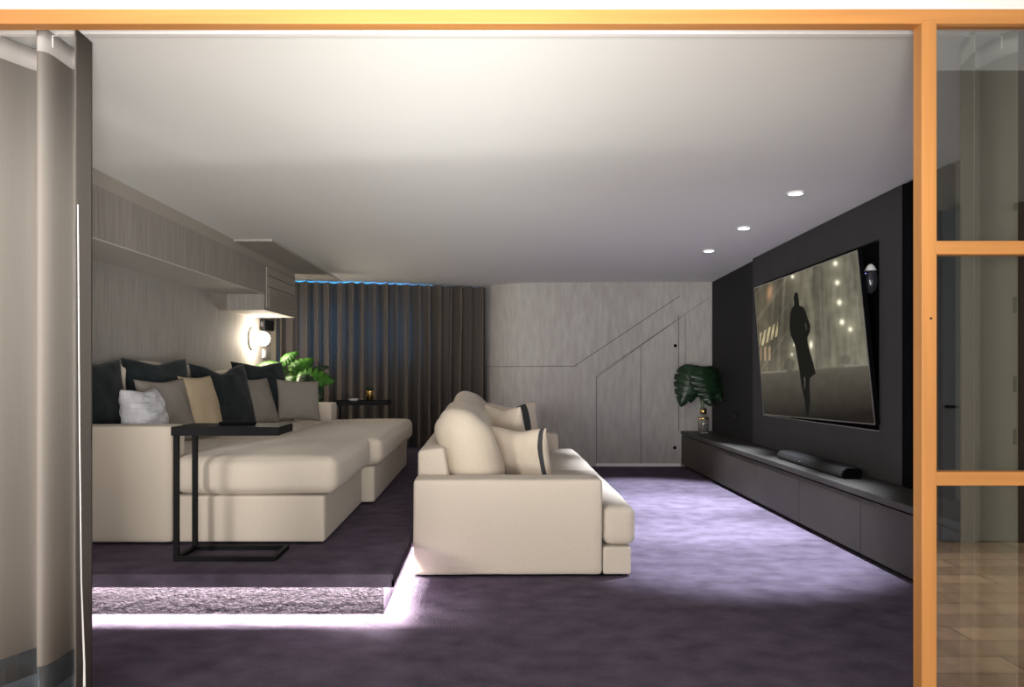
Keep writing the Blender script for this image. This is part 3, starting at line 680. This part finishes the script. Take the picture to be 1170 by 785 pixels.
for k, (px, py) in enumerate(((909, 220), (850, 260), (810, 286))):
    y = 5.0
    for _ in range(30):
        x = X_at(px, y); y = (zc(x, y) - H) * F / (VY - py)
    x = X_at(px, y); z = zc(x, y)
    dl = thing('ceiling_light', labs[k], 'ceiling light', (x, y, z - .006), 0, 'ceiling lights in a row')
    link('trim_ring', lathe([(.041, 0), (.052, 0), (.052, .02), (.041, .02), (.041, 0)], 36, (0, 0, -.004)), 'white', dl)
    link('lens', lathe([(0, 0), (.0405, 0), (.0405, .004), (0, .004)], 32, (0, 0, -.002)), 'lens', dl)
    d = bpy.data.lights.new('ceiling_light_beam', 'SPOT'); d.energy = SPOT_POWER; d.color = (.82, .88, 1.0); d.spot_size = math.radians(56); d.spot_blend = .6; d.shadow_soft_size = .04
    q = bpy.data.objects.new('ceiling_light_beam', d); COL.objects.link(q); q.parent = dl; q.location = (0, 0, -.03); q.rotation_euler = (0, math.radians(11), 0)

# ------------------------------------------------------------------ curtains
tr = tag(link('curtain_track', box(-2.2, 2.4, 2.33, 2.35, 2.148, 2.168), 'white'), 'white curtain track running behind the timber head rail', 'curtain track')
def pathpx(L, m=7): return catmull([Vector((X_at(px, y), y)) for px, y in L], m)
def big_curtain(label, L, hooks, mid, edge=None):
    t_ = thing('curtain', label, 'curtain', (0, 0, 0))
    path = pathpx(L); n = len(path)
    ht = link('heading_tape', sheet(path[:edge] if edge else path, [2.075, 2.145], .003), 'tape', t_, smooth=True)
    if edge:
        link('fabric', sheet(path[:edge], [.10, .5, 1.0, 1.6, 2.075], .002), mid, t_, smooth=True); link('side_hem', sheet(path[edge - 1:], [.02, .5, 1.0, 1.6, 2.144], .0035), 'drapeedge', t_, smooth=True)
        link('lower_hem', sheet(path[:edge], [.015, .10, .185], .003), 'hem', t_, smooth=True)
    else:
        link('fabric', sheet(path, [.02, .5, 1.0, 1.6, 2.075], .002), mid, t_, smooth=True)
    for i in hooks:
        p = path[i]; link('glider_hook', tube([(p.x, p.y - .004, 2.10), (p.x, p.y - .006, 2.135), (p.x, 2.34, 2.147)], [.002, .003, .003], 6), 'white', ht)
    return t_, path
lc, lp = big_curtain('taupe floor length curtain gathered at the left edge of the opening', [(-46, 2.40), (-49, 2.33), (-46, 2.285), (-8, 2.32), (38, 2.43), (44, 2.42), (45, 2.35), (42.5, 2.285), (58, 2.31), (82, 2.42), (88, 2.41), (88, 2.34), (85.5, 2.285), (92, 2.31), (105.5, 2.385)], [22, 57], 'drape', 85)
link('pull_cord', tube([(X_at(89, 2.27), 2.27, 1.6), (X_at(91, 2.265), 2.265, .9), (X_at(93, 2.265), 2.265, .45), (X_at(96.5, 2.26), 2.26, .2), (X_at(96.5, 2.26), 2.26, .05)], [.002, .002, .002, .003, .0045], 6), 'white', lc)
rc, rp = big_curtain('olive grey curtain hanging behind the glazed screen on the right', [(1097, 2.40), (1105, 2.35), (1114, 2.29), (1113, 2.36), (1117, 2.42), (1140, 2.34), (1163, 2.29)], [10, 36], 'sheer')
# dark curtain in front of the dusk window
A0, A1 = Vector((-2.27, 7.95)), Vector((-0.035, 8.74)); L_ = (A1 - A0).length; ad = (A1 - A0).normalized(); an = Vector((ad.y, -ad.x))
NF = 19; rows = []; NS = NF * 14
def cpt(s, k):
    """s along the curtain, k 0 at the top to 1 at the hem"""
    ph = s * NF * 2 * PI + .5 * math.sin(s * 37) + k * .5 * math.sin(s * 23 + 1.0) + (k * 1.1 * math.sin(s * 9) if s > .72 else 0)
    amp = .085 * (1 + .25 * math.sin(s * 51 + 2)) * (1 - .12 * k)
    sl = math.sin(ph) + .22 * math.sin(2 * ph)
    return A0 + ad * (s * L_ + .022 * math.sin(2 * ph)) + an * (amp * sl)
for j in range(13):
    k = j / 12; r = []
    for i in range(NS + 1):
        s = i / NS; p = cpt(s, k); top = zc(p.x, p.y) - .012 if p.x > -1.6 else 2.036
        bot = DZ + .008 if p.x < -.40 else .012
        r.append((p.x, p.y, top + (bot - top) * k))
    rows.append(r)
bm = bmesh.new(); Fv = add_grid(bm, rows); Bv = add_grid(bm, [[(x - an.x * .002, y - an.y * .002, z) for x, y, z in r] for r in rows])
dc = link('curtain', bm, 'darkdrape', None, smooth=True); tag(dc, 'dark brown pleated curtain across the far corner, glowing blue from the window', 'curtain')
tk = cbox(.02, 2.42, .16, .185, 2.04, 2.052)

# ------------------------------------------------------------------ plants
def leaf_mesh(Ln, Wd, droop, notch=6, seed=0):
    bm = bmesh.new(); n = 44; rows = []
    for j in range(n + 1):
        t_ = j / n
        w = Wd / 2 * (math.sin(PI * min(1, t_ ** .62)) ** .72) if 0 < t_ < 1 else 0
        x = Ln * (t_ - .16 * 0)
        row = []
        for i in range(-6, 7):
            a = i / 6
            cut = 1.0
            if .18 < t_ < .86:
                fr = (t_ * notch + (.5 if a < 0 else 0)) % 1.0
                if fr < .26: cut = .58 + .25 * abs(fr - .13) / .13
            y = w * a * cut
            xx = x - Ln * .20 * abs(a) ** 1.5 * (1 - t_) * 1.2 + Ln * .06 * abs(a)
            z = -droop * Ln * t_ ** 2 - .12 * Wd * (abs(a) ** 1.6) + .02 * Wd * math.cos(t_ * notch * 2 * PI) * abs(a)
            row.append((xx, y, z))
        rows.append(row)
    add_grid(bm, rows); bmesh.ops.remove_doubles(bm, verts=bm.verts, dist=1e-4)
    bmesh.ops.solidify(bm, geom=bm.faces[:], thickness=.0015)
    return bm
def put_leaf(parent, base, tip_dir, face, Ln, Wd, droop, m, root):
    """leaf with its stalk: tip_dir where the tip points, face where the upper side looks"""
    bm = leaf_mesh(Ln, Wd, droop); x = Vector(tip_dir).normalized(); z = Vector(face); z = (z - x * z.dot(x)).normalized(); y = z.cross(x)
    R = Matrix((x, y, z)).transposed().to_4x4(); bmesh.ops.transform(bm, matrix=Matrix.Translation(base) @ R, verts=bm.verts)
    lf = link('leaf', bm, m, parent, smooth=True)
    b_ = Vector(base); r_ = Vector(root); mid = (b_ + r_) / 2 + Vector((0, 0, .10)) - x * .04
    link('stalk', tube([r_, r_.lerp(mid, .6) + Vector((0, 0, .03)), mid.lerp(b_, .5) + Vector((0, 0, .05)), b_], .0045, 6), 'stem', parent)
PLX, PLY = X_at(338, 7.2), 7.2
pp = thing('potted_plant', 'broad leaved green plant in a pot between the sectional and the curtain', 'plant', (PLX, PLY, DZ))
link('pot', lathe([(0, 0), (.11, 0), (.14, .26), (.145, .28), (.13, .28), (.12, .24), (0, .24)], 32), 'pot', pp)
link('soil', lathe([(0, .241), (.118, .241), (0, .25)], 24), 'soil', pp)
def pl_leaf(px, py, y, tip, face, Ln, Wd, droop, m='leaf'):
    put_leaf(pp, (X_at(px, y) - PLX, y - PLY, Z_at(py, y) - DZ), tip, face, Ln, Wd, droop, m, (random.uniform(-.03, .03), random.uniform(-.03, .03), .24))
pl_leaf(344, 428, 7.05, (1, -.15, -.05), (.1, -.75, .65), .30, .27, .18)
pl_leaf(343, 430, 7.12, (-.8, -.3, -.35), (-.1, -.8, .5), .24, .24, .2)
pl_leaf(350, 430, 7.0, (.75, -.4, -.75), (.3, -.6, .6), .26, .24, .1, 'leafdark')
pl_leaf(334, 424, 7.2, (.55, .1, .45), (.2, -.7, .6), .22, .20, .15)
pl_leaf(335, 432, 7.08, (-.1, -.4, -.8), (0, -.9, .3), .24, .22, .1)
pl_leaf(356, 436, 7.02, (.3, -.3, -.9), (.2, -.9, .2), .22, .20, .1)
pl_leaf(318, 414, 7.2, (-.6, -.5, .1), (-.2, -.5, .8), .22, .2, .35)
pl_leaf(322, 413, 7.15, (.4, 0, .35), (.1, -.6, .75), .17, .16, .2)
pl_leaf(325, 420, 7.2, (-.7, -.4, .15), (-.3, -.5, .8), .22, .18, .3)
pl_leaf(345, 424, 7.15, (.9, .1, .35), (0, -.45, .9), .24, .18, .2, 'leafdark')
# vase with dark leaves on the cabinets
VPX, VPY = 803.5, 8.02
vx = X_at(VPX, VPY)
vs_ = thing('glass_vase', 'slim clear vase with gold collar on the far end of the stone top', 'vase', (vx, VPY, .4))
link('body', lathe([(0, 0), (.048, 0), (.055, .01), (.055, .16), (.04, .185), (.032, .195), (.032, .28), (.029, .28), (.029, .195), (.036, .18), (.05, .155), (.05, .02), (0, .015)], 32), 'vase', vs_, smooth=True)
link('collar', lathe([(.0325, .21), (.036, .212), (.036, .262), (.0325, .264), (.0325, .21)], 32), 'gold', vs_, smooth=True); link('band', lathe([(.0555, .155), (.058, .158), (.058, .168), (.0555, .17), (.0555, .155)], 32), 'gold', vs_, smooth=True)
ms = thing('leaf_stems', 'bunch of dark green split leaves standing in the slim vase', 'leaves', (vx, VPY, .42))
def ms_leaf(px, py, y, tip, face, Ln, Wd, droop, m='leafdark'):
    put_leaf(ms, (X_at(px, y) - vx, y - VPY, Z_at(py, y) - .42), tip, face, Ln, Wd, droop, m, (random.uniform(-.01, .01), random.uniform(-.01, .01), .02))
ms_leaf(789, 423, 7.95, (-.25, -.1, -.8), (-.25, -.85, .3), .38, .30, .05, 'leafdark')
ms_leaf(803, 424, 7.9, (.15, -.25, -.8), (.1, -.9, .25), .36, .32, .05)
ms_leaf(812, 424, 7.95, (.35, -.1, -.85), (.35, -.85, .3), .34, .28, .05)
ms_leaf(796, 424, 8.05, (-.1, .1, -.8), (0, -.95, .2), .34, .26, .05)
